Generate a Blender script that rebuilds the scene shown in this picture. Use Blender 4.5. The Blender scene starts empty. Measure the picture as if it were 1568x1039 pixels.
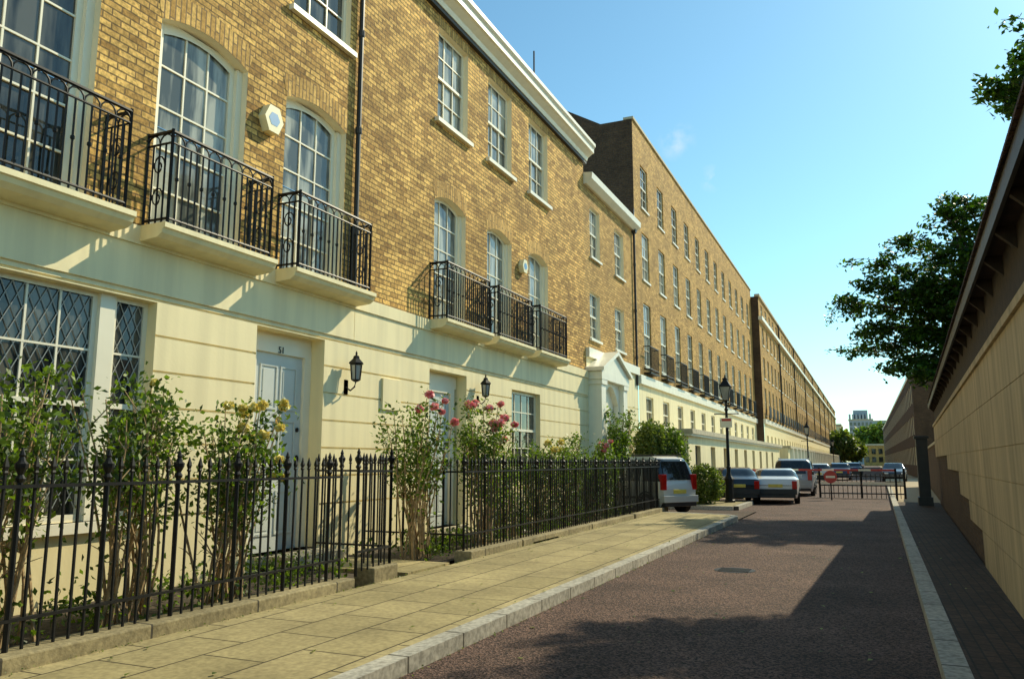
import bpy, math, random
import numpy as np
from mathutils import Vector, Matrix
random.seed(7); rng=np.random.default_rng(7)
C=bpy.context.collection
# ---------------------------------------------------------------- materials
def newmat(name):
    m=bpy.data.materials.new(name);m.use_nodes=True
    nt=m.node_tree;b=nt.nodes['Principled BSDF'];return m,nt,b
def N(nt,t,**k):
    n=nt.nodes.new(t)
    for a,v in k.items(): setattr(n,a,v)
    return n
def simple(name,col,rough=.6,metal=0,var=.15,scale=6,bump=0,bscale=60,spec=.5,streak=0):
    m,nt,b=newmat(name);L=nt.links.new
    b.inputs['Roughness'].default_value=rough;b.inputs['Metallic'].default_value=metal
    b.inputs['Specular IOR Level'].default_value=spec
    g=N(nt,'ShaderNodeNewGeometry')
    n=N(nt,'ShaderNodeTexNoise');n.inputs['Scale'].default_value=scale;n.inputs['Detail'].default_value=5
    L(g.outputs['Position'],n.inputs['Vector'])
    r=N(nt,'ShaderNodeValToRGB');e=r.color_ramp.elements
    e[0].position=.3;e[1].position=.7
    e[0].color=tuple(c*(1-var) for c in col)+(1,);e[1].color=tuple(min(1,c*(1+var)) for c in col)+(1,)
    L(n.outputs['Fac'],r.inputs[0]);out=r.outputs[0]
    if streak:   # vertical weather streaks
        mp=N(nt,'ShaderNodeMapping');mp.inputs['Scale'].default_value=(5,5,.35);L(g.outputs['Position'],mp.inputs[0])
        ns=N(nt,'ShaderNodeTexNoise');ns.inputs['Scale'].default_value=1;ns.inputs['Detail'].default_value=6;L(mp.outputs[0],ns.inputs['Vector'])
        mr=N(nt,'ShaderNodeMapRange');mr.inputs[1].default_value=.35;mr.inputs[2].default_value=.6;mr.inputs[3].default_value=1-streak;mr.inputs[4].default_value=1.0
        L(ns.outputs['Fac'],mr.inputs[0]);sc=N(nt,'ShaderNodeVectorMath',operation='SCALE');L(out,sc.inputs[0]);L(mr.outputs[0],sc.inputs['Scale']);out=sc.outputs[0]
    L(out,b.inputs['Base Color'])
    if bump:
        n2=N(nt,'ShaderNodeTexNoise');n2.inputs['Scale'].default_value=bscale;n2.inputs['Detail'].default_value=4
        L(g.outputs['Position'],n2.inputs['Vector'])
        bp=N(nt,'ShaderNodeBump');bp.inputs['Strength'].default_value=bump;bp.inputs['Distance'].default_value=.01
        L(n2.outputs['Fac'],bp.inputs['Height']);L(bp.outputs[0],b.inputs['Normal'])
    return m
def brickmat(name,c1,c2,mortar,bw=.225,bh=.075,ms=.011,swap=False,bump=.8,flat=False,offset=.5,dirt=.35,dist=.01,rough=.85,warp=0,speck=.5,bias=0):
    m,nt,b=newmat(name);L=nt.links.new
    b.inputs['Roughness'].default_value=rough;b.inputs['Specular IOR Level'].default_value=.25
    g=N(nt,'ShaderNodeNewGeometry');s=N(nt,'ShaderNodeSeparateXYZ');L(g.outputs['Position'],s.inputs[0])
    cb=N(nt,'ShaderNodeCombineXYZ')
    if flat:
        L(s.outputs['Y'],cb.inputs[0]);L(s.outputs['X'],cb.inputs[1])
    else:
        ad=N(nt,'ShaderNodeMath',operation='ADD');L(s.outputs['X'],ad.inputs[0]);L(s.outputs['Y'],ad.inputs[1])
        if swap: L(s.outputs['Z'],cb.inputs[0]);L(ad.outputs[0],cb.inputs[1])
        else: L(ad.outputs[0],cb.inputs[0]);L(s.outputs['Z'],cb.inputs[1])
    vec=cb.outputs[0]
    if warp:
        nw=N(nt,'ShaderNodeTexNoise');nw.inputs['Scale'].default_value=6;L(vec,nw.inputs['Vector'])
        vm=N(nt,'ShaderNodeVectorMath',operation='SCALE');vm.inputs['Scale'].default_value=warp;L(nw.outputs['Color'],vm.inputs[0])
        va=N(nt,'ShaderNodeVectorMath',operation='ADD');L(vec,va.inputs[0]);L(vm.outputs[0],va.inputs[1]);vec=va.outputs[0]
    t=N(nt,'ShaderNodeTexBrick');t.offset=offset
    t.inputs['Scale'].default_value=1;t.inputs['Brick Width'].default_value=bw;t.inputs['Row Height'].default_value=bh
    t.inputs['Mortar Size'].default_value=ms;t.inputs['Mortar Smooth'].default_value=.1;t.inputs['Bias'].default_value=bias
    t.inputs['Color1'].default_value=c1+(1,);t.inputs['Color2'].default_value=c2+(1,);t.inputs['Mortar'].default_value=mortar+(1,)
    L(vec,t.inputs['Vector'])
    n=N(nt,'ShaderNodeTexNoise');n.inputs['Scale'].default_value=.9;n.inputs['Detail'].default_value=8;n.inputs['Roughness'].default_value=.6
    L(g.outputs['Position'],n.inputs['Vector'])
    r=N(nt,'ShaderNodeMapRange');r.inputs[1].default_value=.3;r.inputs[2].default_value=.7;r.inputs[3].default_value=1-dirt;r.inputs[4].default_value=1.15
    L(n.outputs['Fac'],r.inputs[0])
    n3=N(nt,'ShaderNodeTexNoise');n3.inputs['Scale'].default_value=22;n3.inputs['Detail'].default_value=4
    L(g.outputs['Position'],n3.inputs['Vector'])
    r3=N(nt,'ShaderNodeMapRange');r3.inputs[1].default_value=.35;r3.inputs[2].default_value=.65;r3.inputs[3].default_value=1-speck*.5;r3.inputs[4].default_value=1+speck*.4
    L(n3.outputs['Fac'],r3.inputs[0])
    mm=N(nt,'ShaderNodeMath',operation='MULTIPLY');L(r.outputs[0],mm.inputs[0]);L(r3.outputs[0],mm.inputs[1])
    mx=N(nt,'ShaderNodeVectorMath',operation='SCALE');L(t.outputs['Color'],mx.inputs[0]);L(mm.outputs[0],mx.inputs['Scale'])
    L(mx.outputs[0],b.inputs['Base Color'])
    inv=N(nt,'ShaderNodeMath',operation='SUBTRACT');inv.inputs[0].default_value=1;L(t.outputs['Fac'],inv.inputs[1])
    n2=N(nt,'ShaderNodeTexNoise');n2.inputs['Scale'].default_value=45;n2.inputs['Detail'].default_value=3;L(g.outputs['Position'],n2.inputs['Vector'])
    ma=N(nt,'ShaderNodeMath',operation='MULTIPLY_ADD');ma.inputs[1].default_value=.5;L(n2.outputs['Fac'],ma.inputs[0]);L(inv.outputs[0],ma.inputs[2])
    bp=N(nt,'ShaderNodeBump');bp.inputs['Strength'].default_value=bump;bp.inputs['Distance'].default_value=dist
    L(ma.outputs[0],bp.inputs['Height']);L(bp.outputs[0],b.inputs['Normal'])
    return m
M={}
M['brick']=brickmat('stock_brick',(.95,.58,.17),(.33,.165,.04),(.24,.15,.06),bw=.25,bh=.088,ms=.010,warp=.010,bias=-.12,dirt=.38,speck=.7)
M['brickD']=brickmat('brown_brick',(.76,.47,.14),(.42,.235,.06),(.30,.20,.09),bw=.25,bh=.088,dirt=.3)
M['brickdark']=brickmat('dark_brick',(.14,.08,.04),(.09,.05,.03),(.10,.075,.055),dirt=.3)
M['soldier']=brickmat('arch_brick',(.84,.52,.16),(.50,.28,.075),(.26,.17,.08),bw=.40,bh=.085,swap=True,dirt=.25)
M['slabs']=brickmat('paving_slabs',(.44,.36,.18),(.34,.28,.135),(.07,.055,.03),bw=.9,bh=.6,ms=.010,flat=True,dirt=.32,bump=.35,dist=.006,speck=.35)
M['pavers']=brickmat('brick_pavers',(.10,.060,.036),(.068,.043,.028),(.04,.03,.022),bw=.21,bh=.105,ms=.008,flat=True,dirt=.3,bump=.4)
M['kerb']=brickmat('granite_kerb',(.48,.45,.37),(.40,.38,.32),(.10,.09,.07),bw=.92,bh=50,ms=.014,flat=True,dirt=.25,bump=.3,dist=.005,speck=.6)
M['plinth']=brickmat('stone_plinth',(.40,.33,.18),(.30,.25,.14),(.08,.07,.05),bw=1.3,bh=50,ms=.012,flat=True,dirt=.45,bump=.7)
M['stucco']=simple('cream_stucco',(.97,.83,.48),.55,var=.03,scale=1.3,bump=.12,bscale=25,streak=.12)
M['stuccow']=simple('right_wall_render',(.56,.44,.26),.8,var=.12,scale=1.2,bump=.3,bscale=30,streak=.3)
M['white']=simple('white_paint',(.96,.90,.72),.4,var=.03,scale=3,streak=.06)
M['reveal']=simple('reveal_paint',(.95,.82,.56),.5,var=.03,scale=3)
M['frame']=simple('window_paint',(.93,.86,.66),.35,var=.03,scale=3)
M['grille']=simple('grille_paint',(.45,.45,.40),.5,var=.03,scale=3)
M['iron']=simple('black_iron',(.010,.010,.010),.5,var=.3,scale=20,spec=.3)
M['lead']=simple('lead_roof',(.10,.10,.10),.6,var=.3,scale=3)
M['gutter']=simple('dark_gutter',(.03,.025,.02),.5)
M['sill']=simple('stone_sill',(.5,.44,.30),.8,var=.2,scale=5)
M['door']=simple('door_paint',(.62,.65,.60),.3,var=.03)
M['soil']=simple('garden_soil',(.06,.042,.025),.95,var=.5,scale=12,bump=1,bscale=20)
M['gravel']=simple('gravel_forecourt',(.42,.33,.2),.95,var=.25,scale=30,bump=.8,bscale=60)
M['tile']=brickmat('roof_tiles',(.10,.06,.04),(.06,.04,.03),(.02,.015,.01),bw=.18,bh=.2,ms=.01,flat=True,dirt=.3)
M['timber']=simple('dark_timber',(.040,.024,.014),.8,var=.4,scale=9,bump=.4)
M['concrete']=simple('far_concrete',(.40,.43,.45),.8)
M['farglass']=simple('far_glass',(.25,.38,.42),.2,var=.2)
M['brass']=simple('brass',(.5,.36,.12),.3,metal=1)
M['yellowbox']=simple('alarm_plastic',(.92,.82,.50),.4,var=.03)
M['bluebox']=simple('alarm_label',(.15,.35,.6),.4,var=.03)
M['redpaint']=simple('red_paint',(.55,.05,.03),.4,var=.05)
M['rubber']=simple('tyre_rubber',(.02,.02,.02),.8)
M['chrome']=simple('wheel_alloy',(.5,.5,.5),.3,metal=.8)
M['taillight']=simple('tail_light',(.45,.015,.01),.15)
M['plate']=simple('number_plate',(.75,.6,.1),.4)
M['headl']=simple('head_lamp',(.7,.7,.7),.1)
M['plastic']=simple('black_plastic',(.03,.03,.03),.5)
M['cane']=simple('rose_cane',(.40,.28,.14),.8,var=.5,scale=15)
M['bark']=simple('bark',(.10,.075,.05),.9,var=.3,scale=10,bump=.8)
# asphalt
m,nt,b=newmat('asphalt');L=nt.links.new
g=N(nt,'ShaderNodeNewGeometry');v=N(nt,'ShaderNodeTexVoronoi');v.inputs['Scale'].default_value=60;L(g.outputs['Position'],v.inputs['Vector'])
n=N(nt,'ShaderNodeTexNoise');n.inputs['Scale'].default_value=.8;n.inputs['Detail'].default_value=9;L(g.outputs['Position'],n.inputs['Vector'])
r=N(nt,'ShaderNodeValToRGB');e=r.color_ramp.elements;e[0].position=.0;e[0].color=(.018,.010,.008,1);e[1].position=1;e[1].color=(.23,.135,.10,1)
sp=N(nt,'ShaderNodeSeparateColor');L(v.outputs['Color'],sp.inputs[0])
pw=N(nt,'ShaderNodeMath',operation='POWER');pw.inputs[1].default_value=1.4;L(sp.outputs[0],pw.inputs[0]);L(pw.outputs[0],r.inputs[0])
mr=N(nt,'ShaderNodeMapRange');mr.inputs[1].default_value=.3;mr.inputs[2].default_value=.7;mr.inputs[3].default_value=.65;mr.inputs[4].default_value=1.25;L(n.outputs['Fac'],mr.inputs[0])
sc=N(nt,'ShaderNodeVectorMath',operation='SCALE');L(r.outputs[0],sc.inputs[0]);L(mr.outputs[0],sc.inputs['Scale']);L(sc.outputs[0],b.inputs['Base Color'])
bp=N(nt,'ShaderNodeBump');bp.inputs['Strength'].default_value=1;bp.inputs['Distance'].default_value=.01;L(v.outputs['Distance'],bp.inputs['Height']);L(bp.outputs[0],b.inputs['Normal'])
b.inputs['Roughness'].default_value=.85;b.inputs['Specular IOR Level'].default_value=.3
M['asphalt']=m
def glass(name,lo,hi,seed):
    m,nt,b=newmat(name);L=nt.links.new
    g=N(nt,'ShaderNodeNewGeometry');mp=N(nt,'ShaderNodeMapping');mp.inputs['Scale'].default_value=(1,2.2,.35);mp.inputs['Location'].default_value=(seed,seed*2,0)
    L(g.outputs['Position'],mp.inputs[0])
    n=N(nt,'ShaderNodeTexNoise');n.inputs['Scale'].default_value=2.0;n.inputs['Detail'].default_value=4;L(mp.outputs[0],n.inputs['Vector'])
    r=N(nt,'ShaderNodeValToRGB');e=r.color_ramp.elements;e[0].position=.42;e[1].position=.6;e[0].color=lo+(1,);e[1].color=hi+(1,)
    L(n.outputs['Fac'],r.inputs[0]);L(r.outputs[0],b.inputs['Base Color'])
    n2=N(nt,'ShaderNodeTexNoise');n2.inputs['Scale'].default_value=1.6;L(g.outputs['Position'],n2.inputs['Vector'])
    bp=N(nt,'ShaderNodeBump');bp.inputs['Strength'].default_value=.15;bp.inputs['Distance'].default_value=.02;L(n2.outputs['Fac'],bp.inputs['Height']);L(bp.outputs[0],b.inputs['Normal'])
    b.inputs['Roughness'].default_value=.03;b.inputs['IOR'].default_value=1.6
    return m
M['glass']=glass('window_glass',(.015,.018,.016),(.12,.12,.10),1)
M['curtain']=glass('window_curtained',(.09,.10,.09),(.46,.46,.38),5)
M['lampglass']=glass('lamp_glass',(.3,.3,.27),(.5,.5,.45),5)
M['carglass']=glass('car_glass',(.01,.012,.014),(.02,.025,.03),3)
def leafmat(name,c1,c2,tr=.35):
    m,nt,b=newmat(name);L=nt.links.new
    at=N(nt,'ShaderNodeAttribute',attribute_name='lv')
    r=N(nt,'ShaderNodeValToRGB');e=r.color_ramp.elements;e[0].color=c1+(1,);e[1].color=c2+(1,)
    L(at.outputs['Fac'],r.inputs[0]);L(r.outputs[0],b.inputs['Base Color']);b.inputs['Roughness'].default_value=.45
    b.inputs['Specular IOR Level'].default_value=.35
    t=N(nt,'ShaderNodeBsdfTranslucent')
    ml=N(nt,'ShaderNodeVectorMath',operation='MULTIPLY');ml.inputs[1].default_value=(1.6,1.7,.5);L(r.outputs[0],ml.inputs[0]);L(ml.outputs[0],t.inputs[0])
    mx=N(nt,'ShaderNodeMixShader');mx.inputs[0].default_value=tr
    L(b.outputs[0],mx.inputs[1]);L(t.outputs[0],mx.inputs[2]);L(mx.outputs[0],nt.nodes['Material Output'].inputs[0])
    return m
M['leaf']=leafmat('rose_leaves',(.035,.065,.012),(.20,.30,.04))
M['tleaf']=leafmat('tree_leaves',(.012,.035,.006),(.09,.18,.02),.4)
M['shrub']=leafmat('shrub_leaves',(.05,.09,.02),(.24,.29,.07))
def petalmat(name,c1,c2):
    m=leafmat(name,c1,c2,.25)
    for n in m.node_tree.nodes:
        if n.type=='VECT_MATH': n.inputs[1].default_value=(1,1,1)
    return m
M['yrose']=petalmat('yellow_petals',(.90,.70,.10),(.97,.92,.45))
M['prose']=petalmat('pink_petals',(.90,.22,.26),(.97,.58,.52))
# ---------------------------------------------------------------- builder
class B:
    def __init__(s,tf=None): s.v=[];s.f=[];s.m=[];s.names=[];s.tf=tf
    def mi(s,n):
        if n not in s.names: s.names.append(n)
        return s.names.index(n)
    def face(s,pts,mat):
        i=len(s.v);s.v.extend(pts);s.f.append(tuple(range(i,i+len(pts))));s.m.append(s.mi(mat))
    def box(s,x0,x1,y0,y1,z0,z1,mat):
        i=len(s.v);k=s.mi(mat)
        s.v.extend([(x0,y0,z0),(x1,y0,z0),(x1,y1,z0),(x0,y1,z0),(x0,y0,z1),(x1,y0,z1),(x1,y1,z1),(x0,y1,z1)])
        for q in ((0,3,2,1),(4,5,6,7),(0,1,5,4),(1,2,6,5),(2,3,7,6),(3,0,4,7)): s.f.append(tuple(i+a for a in q));s.m.append(k)
    def prism_y(s,prof,y0,y1,mat):  # prof (x,z) list
        i=len(s.v);n=len(prof);k=s.mi(mat)
        s.v.extend([(x,y0,z) for x,z in prof]+[(x,y1,z) for x,z in prof])
        for a in range(n): s.f.append((i+a,i+(a+1)%n,i+n+(a+1)%n,i+n+a));s.m.append(k)
        s.f.append(tuple(i+a for a in range(n))[::-1]);s.m.append(k);s.f.append(tuple(i+n+a for a in range(n)));s.m.append(k)
    def tube(s,pts,r,mat,n=5,r1=None,cap=True):
        k=s.mi(mat);pts=[Vector(p) for p in pts];i=len(s.v);m=len(pts)
        for j,p in enumerate(pts):
            d=(pts[min(j+1,m-1)]-pts[max(j-1,0)]);d=d.normalized() if d.length>1e-9 else Vector((0,0,1))
            a=Vector((0,0,1)) if abs(d.z)<.9 else Vector((1,0,0))
            u=d.cross(a).normalized();w=d.cross(u)
            rr=r if r1 is None else r+(r1-r)*j/(m-1)
            for q in range(n):
                t=2*math.pi*q/n+.4;s.v.append(tuple(p+u*(rr*math.cos(t))+w*(rr*math.sin(t))))
        for j in range(m-1):
            for q in range(n):
                s.f.append((i+j*n+q,i+j*n+(q+1)%n,i+(j+1)*n+(q+1)%n,i+(j+1)*n+q));s.m.append(k)
        if cap:
            s.f.append(tuple(i+q for q in range(n))[::-1]);s.m.append(k);s.f.append(tuple(i+(m-1)*n+q for q in range(n)));s.m.append(k)
    def lathe(s,cx,cy,prof,mat,n=12,ph=0):
        i=len(s.v);k=s.mi(mat);m=len(prof)
        for r,z in prof:
            for q in range(n):
                t=2*math.pi*q/n+ph;s.v.append((cx+r*math.cos(t),cy+r*math.sin(t),z))
        for j in range(m-1):
            for q in range(n): s.f.append((i+j*n+q,i+j*n+(q+1)%n,i+(j+1)*n+(q+1)%n,i+(j+1)*n+q));s.m.append(k)
        s.f.append(tuple(i+q for q in range(n))[::-1]);s.m.append(k);s.f.append(tuple(i+(m-1)*n+q for q in range(n)));s.m.append(k)
    def make(s,name,parent=None,smooth=False,bevel=0,mat4=None):
        v=s.v
        if s.tf: v=[s.tf(p) for p in v]
        v=[(float(p[0]),float(p[1]),float(p[2])) for p in v]
        me=bpy.data.meshes.new(name);me.from_pydata(v,[],s.f);me.update()
        for n in s.names: me.materials.append(M[n])
        me.polygons.foreach_set('material_index',s.m)
        if smooth: me.polygons.foreach_set('use_smooth',[True]*len(s.f))
        ob=bpy.data.objects.new(name,me);C.objects.link(ob)
        if mat4 is not None: ob.matrix_world=mat4
        if parent: ob.parent=parent
        if bevel:
            md=ob.modifiers.new('b','BEVEL');md.width=bevel;md.segments=2;md.limit_method='ANGLE'
        return ob
def empty(name,loc=(0,0,0),rz=0):
    e=bpy.data.objects.new(name,None);C.objects.link(e);e.location=loc;e.rotation_euler=(0,0,rz);e.empty_display_size=.3;return e
# ---------------------------------------------------------------- walls & windows
def arc(y,o):
    ya,yb,za,zb,rise=o[:5];return zb-rise*((y-(ya+yb)/2)/((yb-ya)/2))**2
GW=.03
def wall(b,xf,y0,y1,z0,z1,ops,mat,depth=.2,rev='reveal',grooves=None):
    ys=sorted({y0,y1,*[o[0] for o in ops],*[o[1] for o in ops]});ys=[y for y in ys if y0<=y<=y1]
    zs=sorted({z0,z1,*[o[2] for o in ops],*[o[3] for o in ops]})
    if grooves:
        gl=[g for g in grooves if z0<g<z1]
        zs=sorted(set(zs)|set(gl)|{g+GW for g in gl})
    for i in range(len(ys)-1):
        for j in range(len(zs)-1):
            yc=(ys[i]+ys[i+1])/2;zc=(zs[j]+zs[j+1])/2
            if any(o[0]<yc<o[1] and o[2]<zc<o[3] for o in ops): continue
            x=xf
            if grooves and any(g<zc<g+GW for g in gl):
                x=xf-.025
                b.face([(xf,ys[i],zs[j]),(xf,ys[i+1],zs[j]),(x,ys[i+1],zs[j]),(x,ys[i],zs[j])],mat)
                b.face([(xf,ys[i],zs[j+1]),(xf,ys[i+1],zs[j+1]),(x,ys[i+1],zs[j+1]),(x,ys[i],zs[j+1])],mat)
            b.face([(x,ys[i],zs[j]),(x,ys[i+1],zs[j]),(x,ys[i+1],zs[j+1]),(x,ys[i],zs[j+1])],mat)
    for o in ops:
        ya,yb,za,zb,rise=o[:5];xb=xf-depth
        zt=zb-rise
        b.face([(xf,ya,za),(xf,ya,zt),(xb,ya,zt),(xb,ya,za)],rev)
        b.face([(xf,yb,za),(xb,yb,za),(xb,yb,zt),(xf,yb,zt)],rev)
        b.face([(xf,ya,za),(xb,ya,za),(xb,yb,za),(xf,yb,za)],rev)
        n=10 if rise else 1
        for k in range(n):
            p=ya+(yb-ya)*k/n;q=ya+(yb-ya)*(k+1)/n
            zp,zq=arc(p,o),arc(q,o)
            if rise: b.face([(xf,p,zp),(xf,q,zq),(xf,q,zb),(xf,p,zb)],mat)
            b.face([(xf,p,zp),(xb,p,zp),(xb,q,zq),(xf,q,zq)],rev)
def soldier(b,xf,o,h=.34):
    ya,yb,za,zb,rise=o[:5];n=12;ov=.1;x=xf+.004
    for k in range(n):
        t0=k/n;t1=(k+1)/n
        p=ya+(yb-ya)*t0;q=ya+(yb-ya)*t1
        P=ya-ov+(yb-ya+2*ov)*t0;Q=ya-ov+(yb-ya+2*ov)*t1
        b.face([(x,p,arc(p,o)),(x,q,arc(q,o)),(x,Q,arc(q,o)+h),(x,P,arc(p,o)+h)],'soldier')
def window(b,x,o,cols,rows,gl='glass',fw=.075,bar=.024,mid=True):
    ya,yb,za,zb,rise=o[:5];f='frame'
    b.box(x-.06,x,ya,ya+fw,za,zb,f);b.box(x-.06,x,yb-fw,yb,za,zb,f)
    b.box(x-.06,x+.002,ya+fw,yb-fw,za,za+fw*1.3,f)
    n=8 if rise else 1
    for k in range(n):
        p=ya+fw+(yb-ya-2*fw)*k/n;q=ya+fw+(yb-ya-2*fw)*(k+1)/n
        b.face([(x+.001,p,arc(p,o)-fw),(x+.001,q,arc(q,o)-fw),(x+.001,q,zb),(x+.001,p,zb)],f)
    zm=(za+zb)/2
    if mid: b.box(x-.035,x+.012,ya+fw,yb-fw,zm-.03,zm+.03,f)
    for c in range(1,cols):
        y=ya+fw+(yb-ya-2*fw)*c/cols;b.box(x-.04,x-.012,y-bar/2,y+bar/2,za+fw,zb,f)
    for r in range(1,rows):
        z=za+fw+(zb-za-2*fw)*r/rows
        if abs(z-zm)>.06 or not mid: b.box(x-.038,x-.01,ya+fw,yb-fw,z-bar/2,z+bar/2,f)
    b.face([(x-.03,ya+fw/2,zm),(x-.03,yb-fw/2,zm),(x-.03,yb-fw/2,zb),(x-.03,ya+fw/2,zb)],gl)
    b.face([(x-.045,ya+fw/2,za),(x-.045,yb-fw/2,za),(x-.045,yb-fw/2,zm),(x-.045,ya+fw/2,zm)],gl)
def balcony(par,y0,y1,xw=-7.8,depth=.40,zb=4.36,zt=5.52):
    b=B();s='stucco'
    xo=xw+depth+.08
    b.prism_y([(xw-.01,zb),(xo,zb),(xo,zb-.06),(xo-.03,zb-.07),(xo-.05,zb-.12),(xo-.12,zb-.17),(xw-.01,zb-.20)],y0-.1,y1+.1,s)
    b.make('balcony_slab',par)
    r=B();I='iron';xf=xw+depth
    def rail(p,q,rr): r.tube([p,q],rr,I,4)
    path=[((xw,y0),(xf,y0)),((xf,y0),(xf,y1)),((xf,y1),(xw,y1))]
    z2=zt-.14
    for (a,c) in path:
        rail((*a,zt),(*c,zt),.022);rail((*a,z2),(*c,z2),.014);rail((*a,zb+.08),(*c,zb+.08),.016)
        A=Vector(a);D=Vector(c)-A;n=max(2,round(D.length/.105));
        if n%2: n+=1
        P=[A+D*(k/n) for k in range(n+1)]
        for k,p in enumerate(P):
            r.tube([(p.x,p.y,zb),(p.x,p.y,z2 if 0<k<n else zt+.03)],.013 if 0<k<n else .021,I,4)
            if k%2==1 and n>4: r.lathe(p.x,p.y,[(.004,zb+.55),(.024,zb+.57),(.024,zb+.6),(.004,zb+.62)],I,5)
        for k in range(0,n-1,2):
            p,q=P[k],P[k+2];pts=[]
            for t in range(7):
                an=math.pi*t/6;u=(1-math.cos(an))/2;pts.append((p.x+(q.x-p.x)*u,p.y+(q.y-p.y)*u,z2+.01+.11*math.sin(an)))
            r.tube(pts,.011,I,4,cap=False)
    for yy in (y0,y1):
        for cz in (zb+.35,zb+.75):
            pts=[]
            for t in range(15):
                a=t*.55;rr=.1*(1-t/20);pts.append((xw+depth*.5+rr*math.cos(a),yy,cz+rr*1.4*math.sin(a)))
            r.tube(pts,.011,I,4,cap=False)
    r.make('balcony_railing',par)
def wall_lamp(y,z,x=-7.8):
    b=B();e=empty('wall_lantern',(x,y,z))
    b.box(0,.03,-.06,.06,-.42,-.18,'iron')
    b.tube([(.02,0,-.3),(.12,0,-.36),(.2,0,-.3),(.22,0,-.22)],.014,'iron',6)
    b.lathe(.22,0,[(.03,-.22),(.07,-.2),(.075,-.185)],'iron',6)
    b.lathe(.22,0,[(.10,.06),(.13,.075),(.13,.09),(.06,.16),(.05,.2),(.015,.22),(.02,.25),(.003,.29)],'iron',6)
    for k in range(6):
        a=2*math.pi*k/6;b.tube([(.22+.075*math.cos(a),.075*math.sin(a),-.19),(.22+.1*math.cos(a),.1*math.sin(a),.06)],.009,'iron',4)
    b.make('lantern_body',e)
    g=B();g.lathe(.22,0,[(.062,-.18),(.086,.05)],'lampglass',6);g.make('lantern_glass',e)
X0=-7.8
GR=[.93+.43*k for k in range(7)]
def pipe(par,y,z0,z1,x=X0):
    b=B();b.tube([(x+.07,y,z0),(x+.07,y,z1)],.045,'gutter',8)
    for z in np.arange(z0+1,z1,1.8): b.lathe(x+.07,y,[(.055,z),(.06,z+.02),(.06,z+.1),(.055,z+.12)],'gutter',8)
    b.box(x,x+.16,y-.1,y+.1,z1,z1+.25,'gutter')
    b.make('drain_pipe',par)
def door(par,y0,y1,z0,z1,x,top=None):
    b=B();b.box(x-.1,x+.03,y0-.16,y0,z0,z1+.12,'frame');b.box(x-.1,x+.03,y1,y1+.16,z0,z1+.12,'frame');b.box(x-.1,x+.032,y0,y1,z1,z1+.12,'frame')
    if top: b.box(x-.1,x+.02,y0-.4,y1+.25,z1+.12,top,'frame')
    b.box(x-.1,x-.005,y0-.4,y0-.16,z0,z1+.12,'frame')
    b.box(x-.06,x-.02,y0,y1,z0,z1,'door')
    w=y1-y0;h=z1-z0
    for (a,c) in ((.12,.47),(.53,.88)):
        for (p,q) in ((.08,.30),(.42,.66),(.71,.94)):
            ya,yb=y0+w*a,y0+w*c;za,zb=z0+h*p,z0+h*q
            b.box(x-.025,x-.003,ya,yb,za,za+.03,'door');b.box(x-.025,x-.003,ya,yb,zb-.03,zb,'door')
            b.box(x-.025,x-.0035,ya,ya+.03,za+.03,zb-.03,'door');b.box(x-.025,x-.0035,yb-.03,yb,za+.03,zb-.03,'door')
            b.box(x-.025,x-.010,ya+.07,yb-.07,za+.07,zb-.07,'door')
    b.box(x-.022,x-.008,y0+w*.36,y0+w*.64,z0+h*.36,z0+h*.39,'brass')
    b.lathe(x,y0+w*.5,[(.02,z0+h*.62),(.045,z0+h*.63),(.04,z0+h*.66),(.01,z0+h*.675)],'brass',8)
    b.lathe(x+.01,y0+w*.92,[(.01,z0+h*.44),(.03,z0+h*.45),(.03,z0+h*.47),(.01,z0+h*.48)],'iron',8)
    b.lathe(x,y0+w*.92,[(.01,z0+h*.60),(.025,z0+h*.605),(.025,z0+h*.62),(.01,z0+h*.625)],'iron',8)
    b.box(x-.2,x+.35,y0-.16,y1+.16,z0-.16,z0,'sill')
    return b.make('front_door',par)
# ================================================================ HOUSE A
HA=empty('brick_townhouse')
b=B()
opsA=[(y,y+1.54,4.36,7.28,.16) for y in (-.5,1.95,4.35,6.75,9.13)]
opsA2=[(y,y+1.5,8.63,10.75,.0) for y in (-.5,1.95,4.35,6.8,9.2)]
wall(b,X0,-3,11.0,4.35,8.0,opsA,'brick',.22)
wall(b,X0,-3,11.0,8.0,11.05,opsA2,'brick',.18)
for o in opsA+opsA2: soldier(b,X0,o,.33 if o[4] else .3)
g1=(3.6,6.95,.95,3.5,0);dA=(8.7,10.25,.3,3.5,0)
wall(b,X0+.03,-3,11.0,.0,3.6,[g1,dA],'stucco',.3,'stucco',grooves=GR)
b.box(X0-.02,X0+.06,-3,10.99,3.6,4.13,'stucco')
b.box(X0-.02,X0+.09,-3,11.02,4.13,4.35,'stucco')
b.face([(X0,-3,11.05),(X0,11,11.05),(-17,11,11.05),(-17,-3,11.05)],'lead')
b.box(-17,-16.9,-3,11,0,11,'brickdark');b.box(-17,X0-.3,-3.1,-3,0,11,'brickdark')
for o in opsA2: b.box(X0-.15,X0+.09,o[0]-.1,o[1]+.1,o[2]-.09,o[2],'white')
b.box(X0-.1,X0+.1,3.5,7.05,.84,.95,'white')
b.make('walls',HA)
w=B()
for i,o in enumerate(opsA): window(w,X0-.16,(o[0]+.1,o[1]-.1,o[2],o[3]-.04,o[4]),3,5,'curtain' if i>2 else 'glass',.08,mid=False)
for i,o in enumerate(opsA):
    w.box(X0-.2,X0-.1,o[0],o[0]+.1,o[2],o[3]-.16,'frame');w.box(X0-.2,X0-.1,o[1]-.1,o[1],o[2],o[3]-.16,'frame')
for o in opsA2: window(w,X0-.1,o,3,4)
xg=X0-.12
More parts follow.
